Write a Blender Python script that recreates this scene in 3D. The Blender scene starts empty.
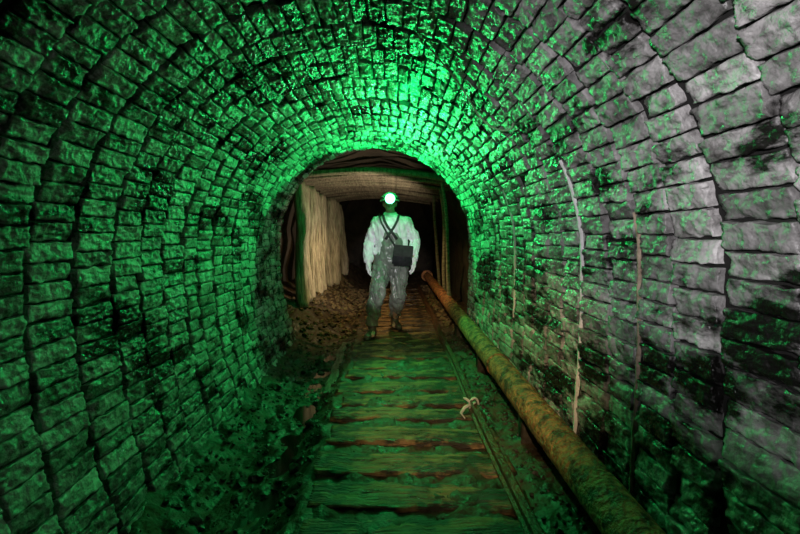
import bpy, bmesh, math, random
import numpy as np
from mathutils import Vector, Matrix, noise
random.seed(7)
scene=bpy.context.scene
COL=scene.collection
CAM=Vector((0.22,0.0,1.22))
# ------------------------------------------------------------------ helpers
def mkobj(name,verts,faces,mats=(),parent=None,smooth=True,label=None,cat=None,group=None,kind=None):
    me=bpy.data.meshes.new(name); me.from_pydata([tuple(v) for v in verts],[],faces); me.update()
    for m in mats: me.materials.append(m)
    if smooth:
        me.polygons.foreach_set('use_smooth',[True]*len(me.polygons))
    o=bpy.data.objects.new(name,me); COL.objects.link(o)
    if parent is not None: o.parent=parent
    meta(o,label,cat,group,kind)
    return o
def meta(o,label=None,cat=None,group=None,kind=None):
    if label:o['label']=label
    if cat:o['category']=cat
    if group:o['group']=group
    if kind:o['kind']=kind
def N(p,s=1.0,oct=3):
    return noise.fractal(Vector(p)*s,1.0,2.0,oct)
class MB:
    def __init__(s): s.v=[];s.f=[]
    def add(s,v,f):
        o=len(s.v); s.v+= [Vector(a) for a in v]; s.f+=[tuple(i+o for i in q) for q in f]
    def tube(s,pts,n=12,ref=Vector((0,1,0))):
        P=[Vector(p[0]) for p in pts]; v=[];k=len(P)
        for i in range(k):
            d=(P[min(i+1,k-1)]-P[max(i-1,0)]).normalized()
            b=ref-d*ref.dot(d)
            if b.length<1e-3: b=Vector((0,0,1))-d*d.z
            b.normalize(); a=d.cross(b).normalized()
            for j in range(n):
                t=2*math.pi*j/n
                v.append(P[i]+a*math.cos(t)*pts[i][1]+b*math.sin(t)*pts[i][2])
        f=[]
        for i in range(k-1):
            for j in range(n):
                f.append((i*n+j,i*n+(j+1)%n,(i+1)*n+(j+1)%n,(i+1)*n+j))
        f.append(tuple(range(n))[::-1]); f.append(tuple((k-1)*n+j for j in range(n)))
        s.add(v,f)
    def ball(s,c,r,nu=14,nv=9):
        c=Vector(c); v=[c+Vector((0,0,r[2]))];f=[]
        for i in range(1,nv):
            ph=math.pi*i/nv
            for j in range(nu):
                t=2*math.pi*j/nu
                v.append(c+Vector((r[0]*math.sin(ph)*math.cos(t),r[1]*math.sin(ph)*math.sin(t),r[2]*math.cos(ph))))
        v.append(c-Vector((0,0,r[2]))); L=len(v)-1
        for j in range(nu):
            f.append((0,1+j,1+(j+1)%nu)); f.append((L,L-nu+(j+1)%nu,L-nu+j))
        for i in range(nv-2):
            for j in range(nu):
                a=1+i*nu; f.append((a+j,a+nu+j,a+nu+(j+1)%nu,a+(j+1)%nu))
        s.add(v,f)
    def obj(s,name,mats=(),remesh=None,sm=0,fold=0,fs=8,**k):
        o=mkobj(name,s.v,s.f,mats,**k)
        if remesh:
            bm=bmesh.new(); bm.from_mesh(o.data); bmesh.ops.recalc_face_normals(bm,faces=bm.faces); bm.to_mesh(o.data); bm.free()
            m=o.modifiers.new('r','REMESH'); m.mode='VOXEL'; m.voxel_size=remesh; m.use_smooth_shade=True
            if sm:
                q=o.modifiers.new('s','SMOOTH'); q.iterations=sm; q.factor=0.5
            dg=bpy.context.evaluated_depsgraph_get()
            me=bpy.data.meshes.new_from_object(o.evaluated_get(dg)); o.modifiers.clear()
            o.data=me; me.materials.clear()
            for a in mats: me.materials.append(a)
            me.name=name
            me.polygons.foreach_set('use_smooth',[True]*len(me.polygons))
            if fold:
                nn=[v.normal.copy() for v in me.vertices]
                for v,n in zip(me.vertices,nn):
                    p=v.co; w=N((p.x*1.6,p.y*1.6,p.z*1.0+p.x),fs,3)
                    w=w if w<0 else w*.6
                    v.co=p+n*w*fold
                me.update()
        return o
# ------------------------------------------------------------------ materials
def newmat(name):
    m=bpy.data.materials.new(name); m.use_nodes=True
    nt=m.node_tree; b=nt.nodes['Principled BSDF']; return m,nt,b
def surf(name,c1,c2,scale=6,rough=0.8,bump=0.3,bscale=30,stretch=(1,1,1),metal=0,c3=None,c3scale=2,attr=None,rough2=None,spec=0.5,dist=0.02,ridge=0,c3stretch=(1,1,1),c3pos=(.52,.62)):
    m,nt,b=newmat(name); L=nt.links
    tc=nt.nodes.new('ShaderNodeTexCoord'); mp=nt.nodes.new('ShaderNodeMapping'); mp.inputs['Scale'].default_value=stretch
    L.new(tc.outputs['Object'],mp.inputs[0])
    n=nt.nodes.new('ShaderNodeTexNoise'); n.inputs['Scale'].default_value=scale; n.inputs['Detail'].default_value=8; n.inputs['Roughness'].default_value=.65
    L.new(mp.outputs[0],n.inputs['Vector'])
    r=nt.nodes.new('ShaderNodeValToRGB'); r.color_ramp.elements[0].position=.35; r.color_ramp.elements[1].position=.65
    r.color_ramp.elements[0].color=(*c1,1); r.color_ramp.elements[1].color=(*c2,1); L.new(n.outputs[0],r.inputs[0])
    out=r.outputs[0]
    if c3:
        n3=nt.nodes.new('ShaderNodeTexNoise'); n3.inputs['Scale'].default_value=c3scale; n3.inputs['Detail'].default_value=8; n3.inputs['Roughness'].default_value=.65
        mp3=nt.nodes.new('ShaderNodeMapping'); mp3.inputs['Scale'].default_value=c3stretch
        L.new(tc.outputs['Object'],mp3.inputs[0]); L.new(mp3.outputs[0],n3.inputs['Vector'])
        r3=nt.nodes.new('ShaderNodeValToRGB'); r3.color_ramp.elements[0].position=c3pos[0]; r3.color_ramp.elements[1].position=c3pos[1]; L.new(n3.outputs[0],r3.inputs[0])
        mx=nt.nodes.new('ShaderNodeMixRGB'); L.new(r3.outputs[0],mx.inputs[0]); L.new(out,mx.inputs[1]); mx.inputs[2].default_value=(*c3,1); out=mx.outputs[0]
    if attr:
        a=nt.nodes.new('ShaderNodeAttribute'); a.attribute_name=attr
        mx=nt.nodes.new('ShaderNodeMixRGB'); mx.blend_type='MULTIPLY'; mx.inputs[0].default_value=1
        L.new(out,mx.inputs[1]); L.new(a.outputs['Color'],mx.inputs[2]); out=mx.outputs[0]
    L.new(out,b.inputs['Base Color'])
    b.inputs['Roughness'].default_value=rough; b.inputs['Metallic'].default_value=metal
    b.inputs['Specular IOR Level'].default_value=spec
    if rough2 is not None:
        mr=nt.nodes.new('ShaderNodeMapRange'); L.new(n.outputs[0],mr.inputs[0]); mr.inputs[1].default_value=.35; mr.inputs[2].default_value=.65
        mr.inputs[3].default_value=rough; mr.inputs[4].default_value=rough2; L.new(mr.outputs[0],b.inputs['Roughness'])
    if bump:
        nb=nt.nodes.new('ShaderNodeTexNoise'); nb.inputs['Scale'].default_value=bscale; nb.inputs['Detail'].default_value=6
        L.new(mp.outputs[0],nb.inputs['Vector'])
        bp=nt.nodes.new('ShaderNodeBump'); bp.inputs['Strength'].default_value=bump; bp.inputs['Distance'].default_value=dist
        L.new(nb.outputs[0],bp.inputs['Height'])
        if ridge:
            vr=nt.nodes.new('ShaderNodeTexNoise'); vr.noise_type='RIDGED_MULTIFRACTAL'; vr.inputs['Scale'].default_value=ridge; vr.inputs['Detail'].default_value=6
            L.new(mp.outputs[0],vr.inputs['Vector'])
            b2=nt.nodes.new('ShaderNodeBump'); b2.inputs['Strength'].default_value=.4; b2.inputs['Distance'].default_value=.005
            L.new(vr.outputs[0],b2.inputs['Height']); L.new(bp.outputs[0],b2.inputs['Normal']); bp=b2
        L.new(bp.outputs[0],b.inputs['Normal'])
    return m
def emis(name,c,s):
    m,nt,b=newmat(name); b.inputs['Base Color'].default_value=(*c,1); b.inputs['Emission Color'].default_value=(*c,1); b.inputs['Emission Strength'].default_value=s; return m
M_block=surf('block_stone',(.15,.145,.14),(.62,.60,.60),scale=12,rough=.16,rough2=.46,bump=.8,bscale=38,c3=(.014,.013,.012),c3scale=3.4,c3stretch=(1,.5,1.2),c3pos=(.51,.57),attr='tint',dist=.015,ridge=13)  # dark patches: soot, and the wall's shadow patches painted into the colour
M_mortar=surf('joint_dirt',(.003,.0028,.0025),(.010,.009,.008),scale=12,rough=.95,bump=.3)
M_lime=surf('lime_seam',(.74,.71,.72),(.95,.93,.94),scale=20,rough=.7,bump=.3)
M_rustseam=surf('rust_seam',(.16,.11,.07),(.46,.37,.28),scale=26,rough=.8,bump=.3)
M_mud=surf('mud',(.010,.0065,.0035),(.070,.045,.023),scale=9,rough=.30,rough2=.85,bump=.8,bscale=26,dist=.02)
M_rubble=surf('rubble',(.009,.007,.005),(.055,.042,.029),scale=9,rough=.3,rough2=.8,bump=.5,bscale=30)
M_wood=surf('sleeper_wood',(.07,.042,.017),(.40,.245,.10),scale=5,rough=.25,rough2=.62,bump=1,bscale=16,stretch=(.6,5,5),c3=(.022,.015,.008),c3scale=9,c3stretch=(.6,1,1),c3pos=(.45,.58),dist=.022)
M_prop=surf('prop_wood',(.18,.145,.10),(.56,.48,.35),scale=6,rough=.85,bump=.9,bscale=16,stretch=(6,6,.7),dist=.03)
M_beam=surf('roof_wood',(.09,.075,.05),(.34,.29,.21),scale=6,rough=.85,bump=.7,bscale=14,stretch=(.7,6,6))
M_board=surf('grey_board',(.03,.027,.022),(.17,.155,.13),scale=7,rough=.35,bump=.8,bscale=14,stretch=(.6,6,6))
M_pipe=surf('rusty_pipe',(.20,.066,.020),(.64,.27,.105),scale=24,rough=.42,rough2=.8,bump=1,bscale=55,c3=(.06,.025,.011),c3scale=15,dist=.025,c3pos=(.45,.60))
M_rail=surf('rail_steel',(.025,.013,.007),(.12,.06,.026),scale=15,rough=.4,bump=.8,bscale=50)
M_rock=surf('gallery_rock',(.012,.009,.007),(.05,.037,.025),scale=3,rough=.9,bump=.8,bscale=6,dist=.05)
M_grub=surf('gallery_rubble',(.035,.024,.011),(.17,.115,.05),scale=9,rough=.7,bump=.6,bscale=30)
M_skin=surf('skin',(.5,.33,.25),(.6,.42,.32),scale=8,rough=.55,bump=0)
M_shirt=surf('white_jacket_cloth',(.76,.73,.80),(.86,.83,.90),scale=10,rough=.85,bump=.2,bscale=40)
M_wader=surf('wader_rubber',(.13,.15,.13),(.21,.23,.20),scale=4,rough=.30,bump=.25,bscale=20)
M_boot=surf('boot_rubber',(.05,.05,.042),(.12,.11,.09),scale=8,rough=.4,bump=.2)
M_glove=surf('glove_cloth',(.78,.76,.77),(.88,.87,.88),scale=12,rough=.9,bump=.2)
M_strap=surf('strap_webbing',(.012,.012,.012),(.03,.03,.03),scale=20,rough=.8,bump=.2)
M_bag=surf('bag_canvas',(.010,.011,.013),(.025,.025,.03),scale=20,rough=.8,bump=.3,bscale=60)
M_helm=surf('helmet_plastic',(.6,.6,.58),(.75,.75,.72),scale=4,rough=.35,bump=0)
M_dark=surf('black_plastic',(.02,.02,.02),(.03,.03,.03),rough=.4,bump=0)
M_eye=surf('eye',(.6,.6,.6),(.7,.7,.7),rough=.2,bump=0)
M_lens=emis('lamp_lens',(.12,1,.38),9)
M_core=emis('lamp_bulb',(.6,1,.8),160)
M_rag=surf('rag',(.5,.48,.44),(.75,.72,.66),scale=20,rough=.9,bump=.3)
M_water,nt,b=newmat('dirty_water'); b.inputs['Base Color'].default_value=(.012,.010,.007,1); b.inputs['Roughness'].default_value=.07

# ------------------------------------------------------------------ tunnel profile
R=1.13; ZC=1.10
prof=[]
for i in range(60):
    z=-0.30+(ZC+0.30)*i/60
    prof.append((-R*math.sqrt(1-((ZC-z)/2.0)**2),z))
for i in range(121):
    t=math.pi-math.pi*i/120
    prof.append((R*math.cos(t),ZC+R*math.sin(t)))
for i in range(1,61):
    z=ZC-(ZC+0.30)*i/60
    prof.append((R*math.sqrt(1-((ZC-z)/4.0)**2),z))
prof=np.array(prof); seg=np.r_[0,np.cumsum(np.hypot(*np.diff(prof,axis=0).T))]; TOT=seg[-1]
def P(s):
    x=np.interp(s,seg,prof[:,0]); z=np.interp(s,seg,prof[:,1])
    e=.02; s0=max(0,s-e); s1=min(TOT,s+e)
    dx=np.interp(s1,seg,prof[:,0])-np.interp(s0,seg,prof[:,0]); dz=np.interp(s1,seg,prof[:,1])-np.interp(s0,seg,prof[:,1])
    l=math.hypot(dx,dz); return x,z,dz/l,-dx/l
Y0,Y1=-1.6,4.74
V=[];Fc=[];MI=[];T=[];SM=[]
y=Y0; rings=[]
while y<Y1-.1:
    w=random.uniform(.17,.24)
    rings.append((y,min(y+w,Y1))); y+=w
if Y1-rings[-1][1]>0.001: rings[-1]=(rings[-1][0],Y1)
def near(yt): return min(range(len(rings)),key=lambda a:abs(rings[a][0]-yt))
crs=.078
wob=[random.random()*40 for _ in range(len(rings)+1)]
gap=[random.uniform(.003,.005) for _ in range(len(rings)+1)]
for yt in (1.15,1.38,1.60,1.87,2.15,2.55,2.9,3.3,3.8): gap[near(yt)]=random.uniform(.010,.014)
def wy(ri,s): return noise.noise(Vector((s*1.3,wob[ri],0)))*.022+noise.noise(Vector((s*5,wob[ri],3)))*.007
for ri,(ya,yb) in enumerate(rings):
    bounds=[0]
    s=(ri%2)*.5*crs+random.uniform(.025,.035)
    while s<TOT-.03:
        bounds.append(s); s+=crs*random.uniform(.88,1.12)
    bounds.append(TOT)
    nu,nv=(9,10) if ya>0.3 else (4,4)
    if ya>0.3 and ya<2.4: nu,nv=(17,23)
    ring_h=random.uniform(-.002,.002)
    for k in range(len(bounds)-1):
        sa,sb=bounds[k],bounds[k+1]
        if sb-sa<.03: continue
        g=.0040; h0=ring_h+random.uniform(-.003,.008)
        if random.random()<.015: h0=-.02
        tu=random.uniform(-.006,.006); tv=random.uniform(-.007,.007)
        seed=Vector((random.random()*50,random.random()*50,random.random()*50))
        tint=random.uniform(.42,1.15)
        o=len(V)
        skew=random.uniform(-.005,.005); sm=(sa+sb)/2
        yA=ya+wy(ri,sm)+gap[ri]; yB=yb+wy(ri+1,sm)-gap[ri+1]
        if ri==len(rings)-1: yB=Y1-.003
        for a in range(nu+1):
            for b_ in range(nv+1):
                edge=(a in(0,nu)) or (b_ in(0,nv))
                uu=min(max((a-1)/(nu-2),0),1); vv=min(max((b_-1)/(nv-2),0),1)
                ss=sa+g+(sb-sa-2*g)*uu; yy=yA+(yB-yA)*vv
                q=seed+Vector((ss,yy,0))*14
                jx=noise.noise(q*2.4)*.0065; jy=noise.noise(q*2.4+Vector((9,3,1)))*.008
                ds=abs(uu-.5)*2; dv=abs(vv-.5)*2
                pil=-(ds**16)*.0015-(dv**16)*.0015
                rough=noise.fractal(q*2.2,.5,2,5)*.0066
                rough+=-max(0,noise.noise(q*.7+Vector((4,4,4)))-.15)*.045*max(ds,dv)**3
                hh=h0+tu*(uu-.5)*2+tv*(vv-.5)*2+pil+rough+.010
                if edge: hh=-.03
                x,z,nx,nz=P(min(max(ss+jx*(ds>.5)+skew*(vv-.5),0),TOT))
                V.append((x+nx*hh,yy+jy*(dv>.6),z+nz*hh)); T.append(tint)
        for a in range(nu):
            for b_ in range(nv):
                i=o+a*(nv+1)+b_
                Fc.append((i,i+1,i+nv+2,i+nv+1)); MI.append(0); SM.append(not(a in(0,nu-1) or b_ in(0,nv-1)))
def shell(off,mi,ya,yb,nS=160,ny=40,flip=False,s0=0,s1=None,ring=None,wd=.01):
    o=len(V); s1=TOT if s1 is None else s1
    for i in range(nS+1):
        s=s0+(s1-s0)*i/nS; x,z,nx,nz=P(s)
        for j in range(ny+1):
            yy=ya+(yb-ya)*j/ny; h=off+(noise.noise(Vector((s*6,yy*6,0)))*.004)
            if ring is not None:
                w=wd*(1+.9*noise.noise(Vector((s*12,ring,0))))*min(1,min(i,nS-i)/12+.15)
                yy=rings[ring][0]+wy(ring,s)+(j/ny-.5)*2*w+noise.noise(Vector((s*22,ring,9)))*.005
                h=off+noise.noise(Vector((s*16,j,0)))*.005-(.012 if j in(0,ny) else 0)
            V.append((x+nx*h,yy,z+nz*h)); T.append(1)
    for i in range(nS):
        for j in range(ny):
            a=o+i*(ny+1)+j
            q=(a,a+1,a+ny+2,a+ny+1)
            Fc.append(q if not flip else q[::-1]); MI.append(mi); SM.append(True)
shell(-.014,1,Y0,Y1)
shell(-.16,1,Y0,Y1,flip=True)
for yy in (Y1,Y0):
    o=len(V)
    for i in range(121):
        x,z,nx,nz=P(TOT*i/120)
        V.append((x-nx*.012,yy,z-nz*.012)); V.append((x-nx*.16,yy,z-nz*.16)); T+= [1,1]
    for i in range(120):
        Fc.append((o+2*i,o+2*i+1,o+2*i+3,o+2*i+2)); MI.append(1); SM.append(False)
shell(.017,2,0,0,ny=4,s0=TOT*.705,s1=TOT*.93,nS=160,ring=near(1.87),wd=.010)
shell(.014,3,0,0,ny=4,s0=TOT*.75,s1=TOT*.95,nS=140,ring=near(1.38),wd=.006)
shell(.012,2,0,0,ny=4,s0=TOT*.71,s1=TOT*.86,nS=90,ring=near(2.9),wd=.008)
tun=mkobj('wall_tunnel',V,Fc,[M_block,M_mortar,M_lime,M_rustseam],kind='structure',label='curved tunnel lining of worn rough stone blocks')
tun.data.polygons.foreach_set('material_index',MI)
tun.data.polygons.foreach_set('use_smooth',SM)
at=tun.data.color_attributes.new('tint','FLOAT_COLOR','POINT')
at.data.foreach_set('color',np.repeat(np.array(T,dtype=np.float32),4))
# ------------------------------------------------------------------ gallery beyond
V2=[];F2=[]
GY0,GY1=4.74,12.5
nS=60;ny=50
def gp(i):
    t=i/nS
    pts=[(-1.5,-.35),(-1.46,1.3),(-1.1,2.3),(.0,2.5),(1.0,2.3),(1.42,1.3),(1.45,-.35)]
    k=t*6; a=min(int(k),5); f=k-a
    return pts[a][0]*(1-f)+pts[a+1][0]*f, pts[a][1]*(1-f)+pts[a+1][1]*f
for i in range(nS+1):
    x,z=gp(i)
    for j in range(ny+1):
        yy=GY0+(GY1-GY0)*j/ny
        d=noise.noise_vector(Vector((x*2.2,yy*2.2,z*2.2)))*.09
        V2.append((x+d.x,yy,z+d.z))
for i in range(nS):
    for j in range(ny):
        a=i*(ny+1)+j; F2.append((a,a+1,a+ny+2,a+ny+1))
o=len(V2)
V2+= [(-1.7,GY1-.05,-.4),(1.7,GY1-.05,-.4),(1.7,GY1-.05,2.7),(-1.7,GY1-.05,2.7)]; F2.append((o,o+1,o+2,o+3))
mkobj('wall_gallery',V2,F2,[M_rock],kind='structure',label='dark rough rock walls of the unlined gallery')
# ------------------------------------------------------------------ floor
def gz(x,y):
    z=-.006
    n=N((x,y,0),4.5,4)*.026+N((x,y,3),14,3)*.008
    if x<-.2:
        t=min(1,(-.2-x)/.18); z-= .134*t; n=n*1.2+ max(0,N((x,y,8),6,3))*.05+N((x,y,5),30,2)*.006
        z+= .12*max(0,(-.66-x)/.33)
    if x>.8:
        z+=.03*min(1,(x-.8)/.15)
    if y>4.9 and x<-.4: z+=min(.28,(-.4-x)*.5)*min(1,(y-4.9)/.4)
    return z+n
V3=[];F3=[]
nx_,ny_=150,620
for i in range(nx_+1):
    for j in range(ny_+1):
        yy=-1.6+14.0*j/ny_
        xx=-1.55+3.05*i/nx_
        if yy<4.74: xx=-1.02+2.16*i/nx_
        V3.append((xx,yy,gz(xx,yy)))
for i in range(nx_):
    for j in range(ny_):
        a=i*(ny_+1)+j; F3.append((a,a+ny_+1,a+ny_+2,a+1))
mkobj('floor',V3,F3,[M_mud],kind='structure',label='wet dark mud tunnel floor')
mkobj('puddle',[(-.52,.3,-.134),(-.20,.3,-.134),(-.20,4.5,-.134),(-.52,4.5,-.134)],[(0,1,2,3)],[M_water],label='thin dirty water lying in the muddy ditch',cat='puddle',kind='stuff')
def rock(mb,c,r,seed):
    bm=bmesh.new(); bmesh.ops.create_icosphere(bm,subdivisions=2 if r>.018 else 1,radius=1)
    sc=Vector((random.uniform(.7,1.3),random.uniform(.7,1.3),random.uniform(.5,.9)))*r
    rz=Matrix.Rotation(random.random()*6.28,3,'Z')@Matrix.Rotation(random.uniform(-.5,.5),3,'X')
    vs=[]
    for v in bm.verts:
        d=1+noise.noise(v.co*1.3+Vector((seed,0,0)))*.6
        vs.append(Vector(c)+rz@Vector((v.co.x*sc.x*d,v.co.y*sc.y*d,v.co.z*sc.z*d)))
    fs=[tuple(v.index for v in f.verts) for f in bm.faces]; bm.free(); mb.add(vs,fs)
mb=MB()
for i in range(2600):
    side=random.random()
    yy=random.uniform(.6,4.7)
    if side<.62: x=random.uniform(-.88,-.22)
    elif side<.84: x=random.uniform(.82,1.05)
    else: x=random.uniform(-.10,.70)
    if side>=.84: r=random.uniform(.004,.009)
    else: r=random.choice([.005,.007,.010,.013,.017])*random.uniform(.7,1.2)
    if side<.62 and random.random()<.03: r=random.uniform(.025,.045)
    rock(mb,(x,yy,gz(x,yy)+r*.1),r,i)
mb.obj('rubble',[M_rubble],smooth=False,kind='stuff',label='loose stones and coal dirt scattered over the mud',cat='rubble')
mb=MB()
for i in range(900):
    yy=random.uniform(4.85,9); x=random.choice([random.uniform(-1.2,-.35),random.uniform(-1.0,-.25),random.uniform(.87,1.2)])
    r=random.uniform(.012,.045); rock(mb,(x,yy,gz(x,yy)+r*.2),r,i)
mb.obj('rubble',[M_grub],smooth=False,kind='stuff',label='brown broken rock heaped below the timber props',cat='rubble')
# ------------------------------------------------------------------ sleepers
def beam(name,c,hx,hy,hz,mat,axis=0,seed=0,amp=.008,nl=26,rot=0,r=.25,wav=1.0,**k):
    v=[];f=[];n=20
    for i in range(nl+1):
        t=-1+2*i/nl
        for j in range(n):
            a=2*math.pi*j/n+math.pi/n
            ca,sa=math.cos(a),math.sin(a)
            e=r; cx=math.copysign(abs(ca)**e,ca); cz=math.copysign(abs(sa)**e,sa)
            p=Vector((t*hx,cx*hy,cz*hz))
            d=noise.noise(Vector((p.x*4,cx*1.5+seed,cz*1.5)))*amp+noise.noise(Vector((p.x*22,cx*9+seed,cz*6)))*amp*.5
            if i in(0,nl): p.x+=noise.noise(Vector((cx*3,cz*3,seed)))*.03
            v.append(p+Vector((0,cx*d*wav,cz*d*.6)))
    for i in range(nl):
        for j in range(n):
            f.append((i*n+j,(i+1)*n+j,(i+1)*n+(j+1)%n,i*n+(j+1)%n))
    f.append(tuple(range(n))); f.append(tuple(nl*n+j for j in range(n))[::-1])
    o=mkobj(name,v,f,[mat],**k)
    o.location=c; o.rotation_euler=(0,0,rot)
    if axis==1: o.rotation_euler=(0,0,math.pi/2+rot)
    return o
yy=.75;i=0
while yy<8.8:
    w=random.uniform(.080,.115)
    xl=-.155+random.uniform(-.08,.04); xr=.84+random.uniform(-.03,.02)
    z=-.036+random.uniform(-.010,.008)
    lab="worn wet wooden sleeper laid across the muddy floor" if yy<4.7 else "muddy brown wooden sleeper inside the timbered gallery"
    beam('wooden_sleeper',((xl+xr)/2,yy,z),(xr-xl)/2,w,.046,M_wood,seed=i*3.1,amp=.027,nl=54,rot=random.uniform(-.05,.05),r=.38,label=lab,cat='sleeper',group='wooden sleepers of the track')
    yy+=random.uniform(.235,.29); i+=1
# ------------------------------------------------------------------ rail
ps=[(-.024,0),(.024,0),(.024,.012),(.009,.020),(.009,.048),(.020,.054),(.020,.072),(.013,.078),(-.013,.078),(-.020,.072),(-.020,.054),(-.009,.048),(-.009,.020),(-.024,.012)]
v=[];f=[];n=len(ps);NL=90
for i in range(NL+1):
    y_=.5+8.3*i/NL
    for p in ps: v.append((.77+p[0]+noise.noise(Vector((y_*.6,0,0)))*.02,y_,.014+p[1]+noise.noise(Vector((y_*.9,5,0)))*.004))
for i in range(NL):
    for j in range(n): f.append((i*n+j,i*n+(j+1)%n,(i+1)*n+(j+1)%n,(i+1)*n+j))
f.append(tuple(range(n))[::-1]); f.append(tuple(NL*n+j for j in range(n)))
mkobj('rail',v,f,[M_rail],smooth=False,label='narrow rusty steel rail resting on the sleeper ends',cat='rail')
mb=MB(); mb.tube([(Vector((.77+math.cos(a)*.032,2.72+math.sin(a*2)*.01,.052+math.sin(a)*.046)),.008,.010) for a in np.linspace(0,6.0,14)],8)
mb.tube([((.745,2.71,.06),.010,.010),((.70,2.69,.045),.012,.008),((.67,2.65,.025),.011,.007),((.685,2.59,.022),.005,.004)],8)
mb.tube([((.76,2.70,.07),.010,.010),((.76,2.64,.10),.010,.007),((.745,2.60,.11),.006,.004)],8)
mb.tube([((.75,2.70,.07),.010,.010),((.72,2.72,.09),.010,.007),((.70,2.73,.095),.006,.004)],8)
mb.ball((.75,2.70,.065),(.016,.016,.016))
mb.obj('rag_tie',[M_rag],label='dirty white rag knotted round the rail',cat='rag')
# ------------------------------------------------------------------ pipe
PX,PZ,PR=.98,.265,.080
v=[];f=[];n=44;NL=520
for i in range(NL+1):
    y_=.55+8.4*i/NL
    for j in range(n):
        a=2*math.pi*j/n; q=Vector((math.cos(a)*2,y_*9,math.sin(a)*2)); r=PR*(1+noise.noise(q)*.03+noise.fractal(q*3,.7,2,4)*.045)
        v.append((PX+r*math.cos(a),y_,PZ+r*math.sin(a)))
for i in range(NL):
    for j in range(n): f.append((i*n+j,i*n+(j+1)%n,(i+1)*n+(j+1)%n,(i+1)*n+j))
f.append(tuple(range(n))); f.append(tuple(NL*n+j for j in range(n))[::-1])
pipe=mkobj('pipe',v,f,[M_pipe],label='long rusty steel pipe running beside the curved wall',cat='pipe')
for fy in (8.95,):
    mb=MB()
    for dy in(-.016,.016):
        mb.tube([((PX,fy+dy-.012,PZ),.125,.125),((PX,fy+dy+.012,PZ),.125,.125)],32,ref=Vector((0,0,1)))
    for k in range(8):
        a=k*math.pi/4; c=(PX+.105*math.cos(a),fy,PZ+.105*math.sin(a))
        mb.tube([((c[0],fy-.045,c[2]),.010,.010),((c[0],fy+.045,c[2]),.010,.010)],6,ref=Vector((0,0,1)))
    mb.obj('flange',[M_pipe],parent=pipe,smooth=False,label='bolted rusty flange joint')
for fy in (2.9,5.2):
    mb=MB(); mb.tube([((PX,fy-.03,PZ),.082,.082),((PX,fy-.025,PZ),.087,.087),((PX,fy+.025,PZ),.087,.087),((PX,fy+.03,PZ),.082,.082)],32,ref=Vector((0,0,1)))
    mb.obj('pipe_collar',[M_pipe],parent=pipe)
for fy in (.9,2.3,3.5,4.65,6.2,7.8):
    beam('timber_block',(1.0,fy,.085),.045,.05,.10,M_rubble,seed=fy,nl=10,label="dark muddy timber block propping up the rusty pipe",cat='wood block',group='pipe supports')
beam('plank',(-.325,3.95,-.075),.75,.04,.016,M_board,axis=1,seed=4,amp=.020,nl=50,rot=.02,label='grey wet board lying along the edge of the ditch',cat='plank')
# ------------------------------------------------------------------ timber props, roof beams
def log(name,a,b,r,mat,label,cat,group,seed,arch=0,lump=.25,flat=1):
    a=Vector(a);b=Vector(b); n=16;nl=26; d=(b-a); L=d.length; v=[];f=[]
    for i in range(nl+1):
        t=i/nl
        for j in range(n):
            th=2*math.pi*j/n
            rr=r*(1+noise.noise(Vector((math.cos(th)*1.6+seed,math.sin(th)*1.6,t*3)))*lump+noise.noise(Vector((math.cos(th)*4+seed,math.sin(th)*4,t*5)))*lump*.4)*(1.05-.1*t)
            if i in(0,nl): rr*=.93
            v.append((rr*math.cos(th)+noise.noise(Vector((seed,t*2,0)))*.05-arch*math.sin(math.pi*t),rr*math.sin(th)*flat,t*L))
    for i in range(nl):
        for j in range(n): f.append((i*n+j,i*n+(j+1)%n,(i+1)*n+(j+1)%n,(i+1)*n+j))
    f.append(tuple(range(n))[::-1]); f.append(tuple(nl*n+j for j in range(n)))
    o=mkobj(name,v,f,[mat],label=label,cat=cat,group=group)
    o.location=a; o.rotation_mode='QUATERNION'; o.rotation_quaternion=Vector((0,0,1)).rotation_difference(d.normalized())
    return o
for k,y_ in enumerate([5.42,5.70,6.02,6.38,6.8,7.28,7.85,8.5,9.3]):
    x=-1.0+random.uniform(-.03,.03)
    g=gz(x,y_)-.04; lean=random.uniform(-.10,.10)
    log('timber_prop',(x+random.uniform(-.01,.08),y_-lean,g),(x+random.uniform(-.12,.0),y_+lean,1.94-random.uniform(0,.08)),random.uniform(.068,.092)*(1+.05*k),M_prop,'rough grey-brown upright timber prop holding the gallery side','prop','gallery side props',k*7.7,lump=.5)
y_=5.5;k=0
while y_<10:
    log('roof_beam',(-1.25,y_,2.0+random.uniform(-.03,.03)),(1.2,y_+random.uniform(-.12,.12),1.94+random.uniform(-.03,.03)),random.uniform(.030,.048),M_beam,'rough timber beam spanning the gallery roof','beam','gallery roof beams',k*3.3+2,arch=.12,lump=.4)
    y_+=random.uniform(.22,.34); k+=1
for k,(a,b) in enumerate([((1.06,5.6,-.05),(.92,5.7,1.94)),((1.12,6.6,-.05),(1.0,6.6,1.94)),((1.12,7.8,-.05),(1.02,7.8,1.94))]):
    log('timber_prop',a,b,.028,M_beam,'thin leaning timber prop beside the pipe in the gallery','prop','gallery far props',k*5+90)
def cable(name,pts,r,mat,label):
    cu=bpy.data.curves.new(name,'CURVE'); cu.dimensions='3D'; sp=cu.splines.new('NURBS'); sp.points.add(len(pts)-1)
    for q,p in zip(sp.points,pts): q.co=(*p,1)
    sp.use_endpoint_u=True; sp.order_u=4; cu.bevel_depth=r; cu.resolution_u=6
    o=bpy.data.objects.new(name,cu); COL.objects.link(o)
    me=bpy.data.meshes.new_from_object(o.evaluated_get(bpy.context.evaluated_depsgraph_get())); COL.objects.unlink(o); bpy.data.objects.remove(o)
    me.materials.clear(); me.materials.append(mat); me.name=name
    o=bpy.data.objects.new(name,me); COL.objects.link(o); o['label']=label;o['category']='cable'; return o
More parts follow.
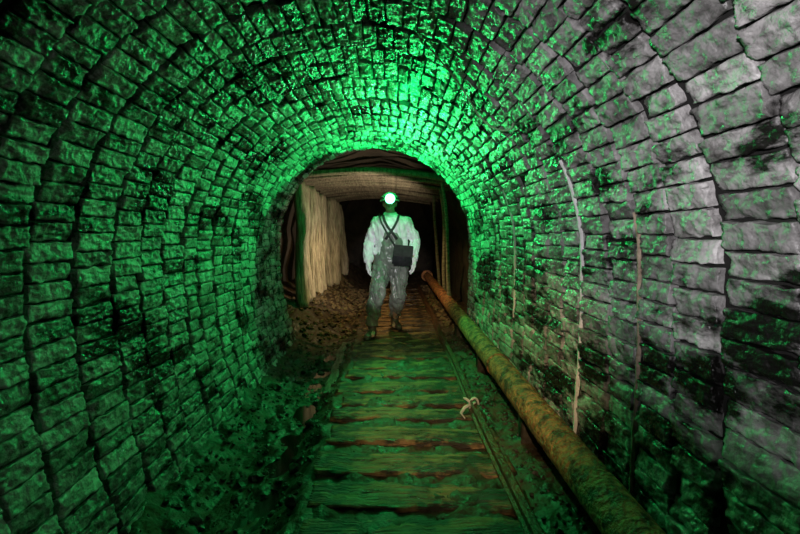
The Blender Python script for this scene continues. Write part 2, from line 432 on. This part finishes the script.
def wallpt(frac,y,off=.035):
    x,z,nx,nz=P(TOT*frac); return (x+nx*off,y,z+nz*off)
cable('cable',[wallpt(.57,1.95),wallpt(.585,2.0,.06),wallpt(.605,2.15,.04),wallpt(.63,2.35,.05),wallpt(.655,2.3,.06),wallpt(.665,2.15,.04),wallpt(.66,2.1,.03)],.005,M_rag,'thin pale wire hanging loose on the block lining')
# ------------------------------------------------------------------ PERSON
ref=Vector((0,-1,0))
PO=Vector((.20,4.88,.012)); SC=.97
def person():
    b=MB()
    b.tube([((0,0,.86),.15,.10),((0,0,.95),.165,.11),((0,0,1.08),.14,.10),((0,0,1.22),.165,.11),((0,0,1.36),.175,.105),((-.005,0,1.44),.12,.085),((-.01,0,1.48),.058,.058),((-.015,-.02,1.54),.055,.058)],18,ref)
    H=Vector((-.02,-.035,1.605))
    b.ball(H+Vector((0,.01,.02)),(.078,.095,.10),18,12)
    b.tube([(H+Vector((0,-.02,.02)),.062,.07),(H+Vector((0,-.035,-.04)),.055,.055),(H+Vector((0,-.045,-.085)),.038,.036),(H+Vector((0,-.05,-.105)),.02,.02)],14,ref)
    b.tube([(H+Vector((0,-.085,.02)),.008,.008),(H+Vector((0,-.105,-.02)),.014,.014),(H+Vector((0,-.098,-.032)),.016,.010)],8,ref)
    for s in(-1,1):
        b.ball(H+Vector((s*.08,.01,.0)),(.012,.022,.033),10,8)
        b.ball(H+Vector((s*.033,-.083,.037)),(.024,.012,.008),8,6)
    b.ball(H+Vector((0,-.085,-.058)),(.024,.012,.007),10,6)
    b.ball(H+Vector((0,-.083,-.068)),(.021,.012,.007),10,6)
    arms=((-1,(-.270,.04,1.14),(-.280,-.10,.89)),(1,(.295,.05,1.15),(.270,-.14,.92)))
    for sgn,el,wr in arms:
        S=Vector((sgn*.165,0,1.395)); E=Vector(el); W=Vector(wr)
        b.tube([(S,.055,.055),(S.lerp(E,.4),.052,.052),(E,.042,.042),(E.lerp(W,.3),.042,.042),(W,.028,.03)],12,ref)
        b.ball(S,(.06,.06,.06))
    legs=(((-.085,0,.88),(-.175,-.24,.51),(-.230,-.20,.10)),((.085,0,.88),(.085,-.02,.47),(.045,.20,.12)))
    for hip,kn,an in legs:
        h=Vector(hip);k=Vector(kn);a=Vector(an)
        b.tube([(h,.088,.095),(h.lerp(k,.5),.075,.08),(k,.056,.06),(k.lerp(a,.35),.050,.056),(a,.035,.040)],14,ref)
        b.tube([(a+Vector((0,.03,-.01)),.033,.038),(a+Vector((0,-.04,-.04)),.036,.033),(a+Vector((0,-.15,-.06)),.038,.02)],12,Vector((0,0,1)))
    body=b.obj('person',[M_skin],remesh=.009,sm=2,label='person in white jacket and grey waders walking with a green headlamp',cat='person')
    body.location=PO; body.scale=(SC,SC,SC)
    for s in(-1,1):
        m=MB(); m.ball(H+Vector((s*.033,-.083,.018)),(.012,.010,.009)); e=m.obj('eye',[M_eye],parent=body)
        m=MB(); m.ball(H+Vector((s*.033,-.0925,.018)),(.005,.003,.005)); m.obj('pupil',[M_dark],parent=e)
    j=MB()
    j.tube([((0,0,.90),.205,.14),((0,0,.96),.215,.155),((0,0,1.08),.20,.15),((0,0,1.22),.21,.15),((0,0,1.35),.215,.14),((-.005,0,1.43),.16,.115),((-.01,0,1.475),.085,.085),((-.012,0,1.50),.075,.075)],22,ref)
    for sgn,el,wr in arms:
        S=Vector((sgn*.175,0,1.385)); E=Vector(el)+Vector((sgn*.01,0,0)); W=Vector(wr)
        j.ball(S,(.078,.08,.075))
        j.tube([(S,.078,.08),(S.lerp(E,.35),.075,.078),(S.lerp(E,.75),.070,.072),(E,.072,.070),(E.lerp(W,.3),.066,.068),(E.lerp(W,.8),.054,.056),(W,.040,.042)],16,ref)
    j.obj('jacket',[M_shirt],remesh=.009,sm=1,fold=.034,fs=9,parent=body,label='white long-sleeved jacket')
    w=MB()
    w.tube([((0,-.005,.82),.17,.13),((0,-.005,.88),.215,.160),((0,-.008,.98),.210,.168)],22,ref)
    w.tube([((0,-.008,.94),.205,.170),((0,-.014,1.08),.172,.173),((0,-.022,1.18),.135,.170),((0,-.024,1.23),.115,.166),((0,-.024,1.25),.105,.164)],22,ref)
    for hip,kn,an in legs:
        sg=math.copysign(1,hip[0])
        h=Vector(hip)+Vector((sg*.012,0,0));k=Vector(kn);a=Vector(an)+Vector((0,0,.07))
        w.tube([(h,.118,.135),(h.lerp(k,.35),.115,.128),(h.lerp(k,.75),.102,.112),(k,.096,.104),(k.lerp(a,.3),.098,.104),(k.lerp(a,.7),.082,.090),(a,.070,.078),(a+Vector((0,0,-.03)),.078,.082)],18,ref)
    w.obj('waders',[M_wader],remesh=.010,sm=2,fold=.046,fs=6.5,parent=body,label='baggy grey-green rubber chest waders')
    for an,tw in((legs[0][2],-.3),(legs[1][2],.3)):
        a=Vector((an[0],an[1],an[2]-.10))
        m=MB(); fw=Vector((math.sin(tw),-math.cos(tw),0))
        m.tube([(a+Vector((0,.0,.20)),.058,.062),(a+Vector((0,.0,.12)),.053,.060),(a+Vector((0,0,.06)),.050,.066),(a+Vector((0,0,.02)),.048,.070)],16,ref)
        m.tube([(a-fw*.06+Vector((0,0,.05)),.04,.045),(a+Vector((0,0,.055)),.047,.052),(a+fw*.09+Vector((0,0,.045)),.05,.04),(a+fw*.16+Vector((0,0,.038)),.047,.034),(a+fw*.20+Vector((0,0,.034)),.03,.022)],16,Vector((0,0,1)))
        bo=m.obj('boot',[M_boot],remesh=.009,sm=2,parent=body,label='dark rubber boot')
        m=MB(); m.tube([(a-fw*.08+Vector((0,0,.012)),.035,.012),(a-fw*.03+Vector((0,0,.012)),.045,.012),(a+fw*.1+Vector((0,0,.012)),.052,.012),(a+fw*.17+Vector((0,0,.012)),.046,.012),(a+fw*.21+Vector((0,0,.012)),.022,.012)],14,Vector((0,0,1)))
        m.obj('sole',[M_dark],parent=bo)
    for sgn,el,wr in arms:
        W=Vector(wr); g=MB()
        g.tube([(W+Vector((0,0,.03)),.038,.042),(W,.036,.040),(W+Vector((0,-.004,-.03)),.034,.043),(W+Vector((0,-.008,-.09)),.032,.046),(W+Vector((0,-.01,-.105)),.022,.042)],14,ref)
        for fi,(oy,ln) in enumerate(((-.040,.070),(-.016,.080),(.008,.075),(.029,.058))):
            q=W+Vector((sgn*.006*(1-fi),oy,-.095)); c=-sgn
            g.tube([(q,.0115,.0105),(q+Vector((c*.006,-.004,-ln*.45)),.011,.010),(q+Vector((c*.022,-.006,-ln*.78)),.010,.009),(q+Vector((c*.040,-.006,-ln)),.0085,.0075)],8,ref)
        q=W+Vector((0,-.035,-.035))
        g.tube([(q,.014,.014),(q+Vector((-sgn*.012,-.03,-.03)),.012,.012),(q+Vector((-sgn*.022,-.040,-.062)),.011,.010),(q+Vector((-sgn*.028,-.040,-.078)),.008,.007)],8,ref)
        g.obj('glove',[M_glove],remesh=.0045,sm=1,parent=body,label='pale work glove')
    def band(name,pts,wd,par,lab=None,mat=M_strap,th=.004):
        m=MB(); m.tube([(Vector(p),wd,th) for p in pts],8,ref)
        return m.obj(name,[mat],parent=par,label=lab)
    band('wader_strap',[(-.10,.02,1.475),(-.10,-.085,1.465),(-.085,-.147,1.40),(-.045,-.185,1.32),(.02,-.206,1.24),(.07,-.212,1.17)],.016,body,'dark shoulder strap')
    band('wader_strap',[(.09,.02,1.475),(.09,-.085,1.465),(.075,-.147,1.40),(.035,-.187,1.32),(-.02,-.209,1.24),(-.07,-.215,1.17)],.016,body,'dark shoulder strap')
    v=[];f=[];nu=28;nv=10
    for i in range(nv+1):
        ph=(math.pi/2)*i/nv
        for jn in range(nu):
            t=2*math.pi*jn/nu
            rr=.112*math.sin(ph); ry=.132*math.sin(ph); z=.105*math.cos(ph)
            v.append((rr*math.cos(t),ry*math.sin(t),z+.007*math.exp(-(math.cos(t)*4)**2)*math.cos(ph)))
    for ex,ez in((.014,-.006),(.014,-.012),(.0,-.010)):
        for jn in range(nu):
            t=2*math.pi*jn/nu; fr=1 if math.sin(t)>0 else 1+.8*max(0,-math.sin(t))**3
            v.append(((.112+ex)*math.cos(t),(.132+ex*fr)*math.sin(t),ez))
    rows=nv+1+3
    for i in range(rows-1):
        for jn in range(nu): f.append((i*nu+jn,(i+1)*nu+jn,(i+1)*nu+(jn+1)%nu,i*nu+(jn+1)%nu))
    hv=[Vector(a)+H+Vector((0,.012,.048)) for a in v]
    hel=mkobj('helmet',hv,f,[M_helm],parent=body,label='pale hard hat')
    lc=H+Vector((.005,-.135,.055))
    m=MB(); m.tube([(lc+Vector((0,.02,0)),.040,.040),(lc+Vector((0,-.01,0)),.052,.052),(lc+Vector((0,-.03,0)),.062,.062),(lc+Vector((0,-.034,0)),.060,.060)],20,Vector((0,0,1)))
    lamp=m.obj('headlamp',[M_dark],parent=hel,label='round black headlamp')
    m=MB(); m.ball(lc+Vector((0,-.030,0)),(.061,.026,.061),28,14)
    m.obj('lamp_lens',[M_lens],parent=lamp,label='glowing green lens')
    m=MB(); m.ball(lc+Vector((0,-.047,0)),(.044,.022,.044),24,12)
    m.obj('lamp_bulb',[M_core],parent=lamp,label='white-hot bright bulb')
    m=MB(); m.tube([(H+Vector((math.cos(a)*.118,.012+math.sin(a)*.138,.072)),.003,.011) for a in np.linspace(-math.pi*.45,math.pi*1.45,40)],6,Vector((0,0,1)))
    m.obj('lamp_band',[M_strap],parent=hel)
    m=MB(); m.tube([(Vector((-.012+math.cos(a)*.072,-.002+math.sin(a)*.072,1.490+.01*math.sin(a))),.012,.018) for a in np.linspace(0,2*math.pi,28)],8,Vector((0,0,1)))
    m.obj('collar',[M_shirt],parent=body)
    return PO+lc*SC
LC=person()
bm=bmesh.new(); bmesh.ops.create_cube(bm,size=1)
for v in bm.verts: v.co=Vector((v.co.x*.235*(1.0 if v.co.z<0 else .9),v.co.y*.085,v.co.z*.24))
bmesh.ops.bevel(bm,geom=bm.edges[:],offset=.022,segments=3,affect='EDGES')
me=bpy.data.meshes.new('shoulder_bag'); bm.to_mesh(me); bm.free(); me.materials.append(M_bag)
me.polygons.foreach_set('use_smooth',[True]*len(me.polygons))
bag=bpy.data.objects.new('shoulder_bag',me); COL.objects.link(bag); bag.location=PO+Vector((.135,-.250,.975))*SC; bag.rotation_euler=(0,.08,.12)
meta(bag,'black canvas shoulder bag worn across the front of the hip','bag')
bm=bmesh.new(); bmesh.ops.create_cube(bm,size=1)
for v in bm.verts: v.co=Vector((v.co.x*.225,v.co.y*.016-.048,v.co.z*.13+.055))
bmesh.ops.bevel(bm,geom=bm.edges[:],offset=.006,segments=2,affect='EDGES'); me=bpy.data.meshes.new('bag_flap'); bm.to_mesh(me); bm.free(); me.materials.append(M_strap)
fl=bpy.data.objects.new('bag_flap',me); COL.objects.link(fl); fl.parent=bag
def strap_local(pts):
    R_=bag.rotation_euler.to_matrix().inverted(); return [R_@(Vector(p)*SC+PO-bag.location) for p in pts]
m=MB(); pp=strap_local([(.05,-.255,1.08),(.0,-.240,1.16),(-.06,-.222,1.26),(-.12,-.182,1.37),(-.15,-.09,1.46),(-.155,.01,1.485),(-.12,.10,1.43)])
m.tube([(p,.011,.004) for p in pp],8,ref); m.obj('bag_strap',[M_strap],parent=bag)
m=MB(); pp=strap_local([(.225,-.245,1.07),(.255,-.18,1.04),(.262,-.08,1.0),(.25,.06,1.02),(.15,.17,1.15),(.0,.17,1.30),(-.12,.10,1.43)])
m.tube([(p,.011,.004) for p in pp],8,ref); m.obj('bag_strap',[M_strap],parent=bag)
# ------------------------------------------------------------------ lights
def light(t,name,loc,e,col,rad=0.0,target=None,size=None,blend=.5):
    l=bpy.data.lights.new(name,t); l.energy=e; l.color=col; l.shadow_soft_size=rad
    if size: l.spot_size=math.radians(size); l.spot_blend=blend
    o=bpy.data.objects.new(name,l); COL.objects.link(o); o.location=loc
    if target is not None: o.rotation_euler=(Vector(target)-Vector(loc)).to_track_quat('-Z','Y').to_euler()
    return o
G=(.0,1,.15)
lp=LC+Vector((0,-.085,.0))
light('SPOT','lamp_green',lp,98,G,.0,lp+Vector((0.25,-1,.35)),176,.16)
light('POINT','fill_face',LC+Vector((0,-.14,.05)),.5,(.2,1,.45),.0)  # added unseen fill, washes face and helmet in green
light('POINT','fill_green_arch',(.16,4.25,1.95),8,G,0)  # added fill brightening the end ring, no lamp hangs here
light('POINT','fill_green_mid',(.32,2.6,2.0),4.5,G,0)  # unseen fill added to lift the crown mid-tunnel, not a real lamp
light('SPOT','lamp_white_wall',(-.15,-.5,1.40),165,(1,.96,.99),.01,(1.15,.90,1.62),60,.9)
light('SPOT','lamp_person',(.30,-.2,1.45),470,(1,.93,1),.02,(.2,4.9,.85),14,.5)
light('SPOT','lamp_floor',(.15,-.2,1.7),235,(1,.70,.38),.02,(.76,3.3,.05),36,.9)
light('SPOT','lamp_gallery',(.35,5.75,1.0),68,(1,.82,.58),.0,(-.8,6.5,1.5),145,.4)
light('SPOT','lamp_track',(.2,5.5,1.7),60,(1,.66,.28),.0,(.0,6.3,0),125,.6)
w=bpy.data.worlds.new('w'); scene.world=w; w.use_nodes=True; nt=w.node_tree
nt.nodes['Background'].inputs[0].default_value=(.001,.003,.002,1)
try: scene.view_settings.view_transform='Standard'
except: pass
cd=bpy.data.cameras.new('camera'); cd.lens=18; cd.sensor_width=36; cd.shift_x=7/800; cd.shift_y=-34/800; cd.clip_start=.02
co=bpy.data.objects.new('camera',cd); COL.objects.link(co); co.location=CAM; co.rotation_euler=(math.pi/2,0,0)
scene.camera=co
